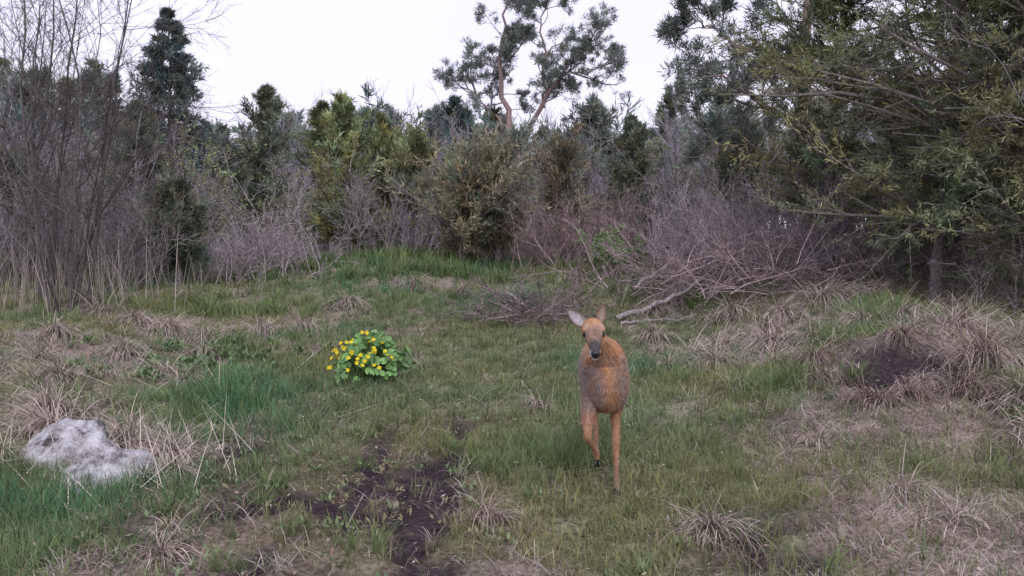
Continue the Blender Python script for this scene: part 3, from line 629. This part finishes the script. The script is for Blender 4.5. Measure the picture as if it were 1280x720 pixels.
def ear(name,b,t,facing,w,inner,outer):
    b=np.array(b);t=np.array(t);ax=unit(t-b);Ln=np.linalg.norm(t-b); f=np.array(facing,float); f=unit(f-(f@ax)*ax); s=np.cross(ax,f)
    mb=MB(); A=np.linspace(0,1,16); Bv=np.linspace(-1,1,13)
    for side,colr in ((0,inner),(1,outer)):
        V=[];Cc=[]
        for a in A:
            ww=w*(math.sin(math.pi*min(a**.75*.97+.03,1))**.75)*(1-.12*a)+.003
            if a>.98: ww=.002
            for q in Bv:
                ang=q*(1.25-.65*a)
                o=b+ax*a*Ln+s*ww*math.sin(ang)/math.sin(1.25-.65*a)*1.0 + f*ww*(.95-1.25*math.cos(ang)*.75)*.8 - f*(.0035*side)
                V.append(o); k=min(1,abs(q)**3+(.35 if a>.9 else 0)); Cc.append(np.array(colr)*(1-k)+np.array(outer)*k*(.8 if side==0 else 1))
        idx=np.arange(16*13).reshape(16,13); a_,b_,c_,d_=idx[:-1,:-1],idx[:-1,1:],idx[1:,1:],idx[1:,:-1]
        T=np.concatenate([np.stack([a_,b_,c_],-1).reshape(-1,3),np.stack([a_,c_,d_],-1).reshape(-1,3)])
        mb.add(np.array(V),T,np.array(Cc),0,True)
        n=1500; V=np.array(V); pk=rng.integers(0,len(V),n); sg=1 if side==0 else -1
        leaves(mb,V[pk],ax*.8+f*sg*.35+rng.normal(0,.25,(n,3)),.010*rng.uniform(.5,1.3,n),.0016,np.array(Cc)[pk]*rng.uniform(.8,1.2,(n,1)),0)
    mb.make(name,[M_fur],deer)
ear('ear_1',(.380,4.545,.923),(.288,4.555,.996),(-.05,-1,.25),.031,(.62,.57,.58),(.28,.20,.17))
ear('ear_2',(.442,4.555,.930),(.478,4.59,1.020),(.35,-.95,.0),.027,(.46,.36,.30),(.30,.19,.13))
def ball(mb,p,r,col,axis=(1,1,1)):
    bm=bmesh.new(); bmesh.ops.create_uvsphere(bm,u_segments=18,v_segments=12,radius=1); bmesh.ops.triangulate(bm,faces=bm.faces)
    v=np.array([vv.co[:] for vv in bm.verts]); t=np.array([[q.index for q in f.verts] for f in bm.faces]); bm.free()
    mb.add(v*r*np.array(axis)+np.array(p),t,col,0,True)
E=MB()
for sx in (-1,1): ball(E,(.4115+sx*.0435,4.437,.889),.018,(.012,.009,.008),(.75,1,1))
E.make('eyes',[M_skin],deer)
E=MB(); ball(E,(.408,4.300,.811),.0215,(.012,.012,.013),(1.08,.75,.8)); ball(E,(.399,4.292,.808),.008,(.006,.006,.006)); ball(E,(.417,4.292,.808),.008,(.006,.006,.006))
E.make('nose',[M_skin],deer)
E=MB()
for (hx,hy,hz) in ((.559,4.63,.0),(.457,4.68,.147),(.643,5.39,.0),(.508,5.21,.0)):
    for sx in (-1,1): loft(E,[(hx+sx*.008,hy+.012,hz+.035,.009,.013),(hx+sx*.0095,hy-.002,hz+.016,.0105,.018),(hx+sx*.007,hy-.012,hz+.003,.007,.014)],ref=(0,1,0),s=10,col=(.02,.017,.016))
E.make('hooves',[M_skin],deer)
deer.location=(0,0,zg)
# ------------------------------------------------------------ camera, light, sky
cam=bpy.data.cameras.new('camera'); co_=bpy.data.objects.new('camera',cam); scene.collection.objects.link(co_)
cam.lens=36*1108/1280; cam.sensor_width=36; cam.clip_end=1500; cam.clip_start=.05
co_.location=(0,0,1.42); co_.rotation_euler=(math.radians(90-3.87),0,0)
scene.camera=co_
sl=bpy.data.lights.new('sun','SUN'); sl.energy=1.5; sl.angle=math.radians(30); sl.color=(1,.97,.98)
so=bpy.data.objects.new('sun',sl); scene.collection.objects.link(so)
el,azs=math.radians(45),math.radians(165)
sd=Vector((math.sin(azs)*math.cos(el),math.cos(azs)*math.cos(el),math.sin(el)))
so.rotation_euler=(-sd).to_track_quat('-Z','Y').to_euler(); so.location=(0,0,20)
w=bpy.data.worlds.new('World'); scene.world=w; w.use_nodes=True; N=w.node_tree.nodes; Lk=w.node_tree.links
bg=N['Background']; sky=N.new('ShaderNodeTexSky'); sky.sky_type='NISHITA'; sky.sun_disc=False; sky.sun_elevation=el; sky.sun_rotation=azs
hs=N.new('ShaderNodeHueSaturation'); hs.inputs['Saturation'].default_value=.3; Lk.new(sky.outputs[0],hs.inputs['Color'])
tc=N.new('ShaderNodeTexCoord'); cn=N.new('ShaderNodeTexNoise'); cn.inputs['Scale'].default_value=2.2; cn.inputs['Detail'].default_value=5
Lk.new(tc.outputs['Generated'],cn.inputs['Vector'])
cr=N.new('ShaderNodeValToRGB'); cr.color_ramp.elements[0].position=.3; cr.color_ramp.elements[0].color=(9.0,8.75,11.0,1); cr.color_ramp.elements[1].position=.7; cr.color_ramp.elements[1].color=(9.8,9.6,11.6,1)
Lk.new(cn.outputs['Fac'],cr.inputs['Fac'])
mx=N.new('ShaderNodeMixRGB'); mx.inputs['Fac'].default_value=.9; Lk.new(hs.outputs[0],mx.inputs[1]); Lk.new(cr.outputs[0],mx.inputs[2])
Lk.new(mx.outputs[0],bg.inputs['Color']); bg.inputs['Strength'].default_value=.112
scene.view_settings.view_transform='Standard'; scene.view_settings.look='None'; scene.view_settings.exposure=0
print('done',time.time()-T0, sum(len(o.data.polygons) for o in scene.objects if o.type=='MESH'))
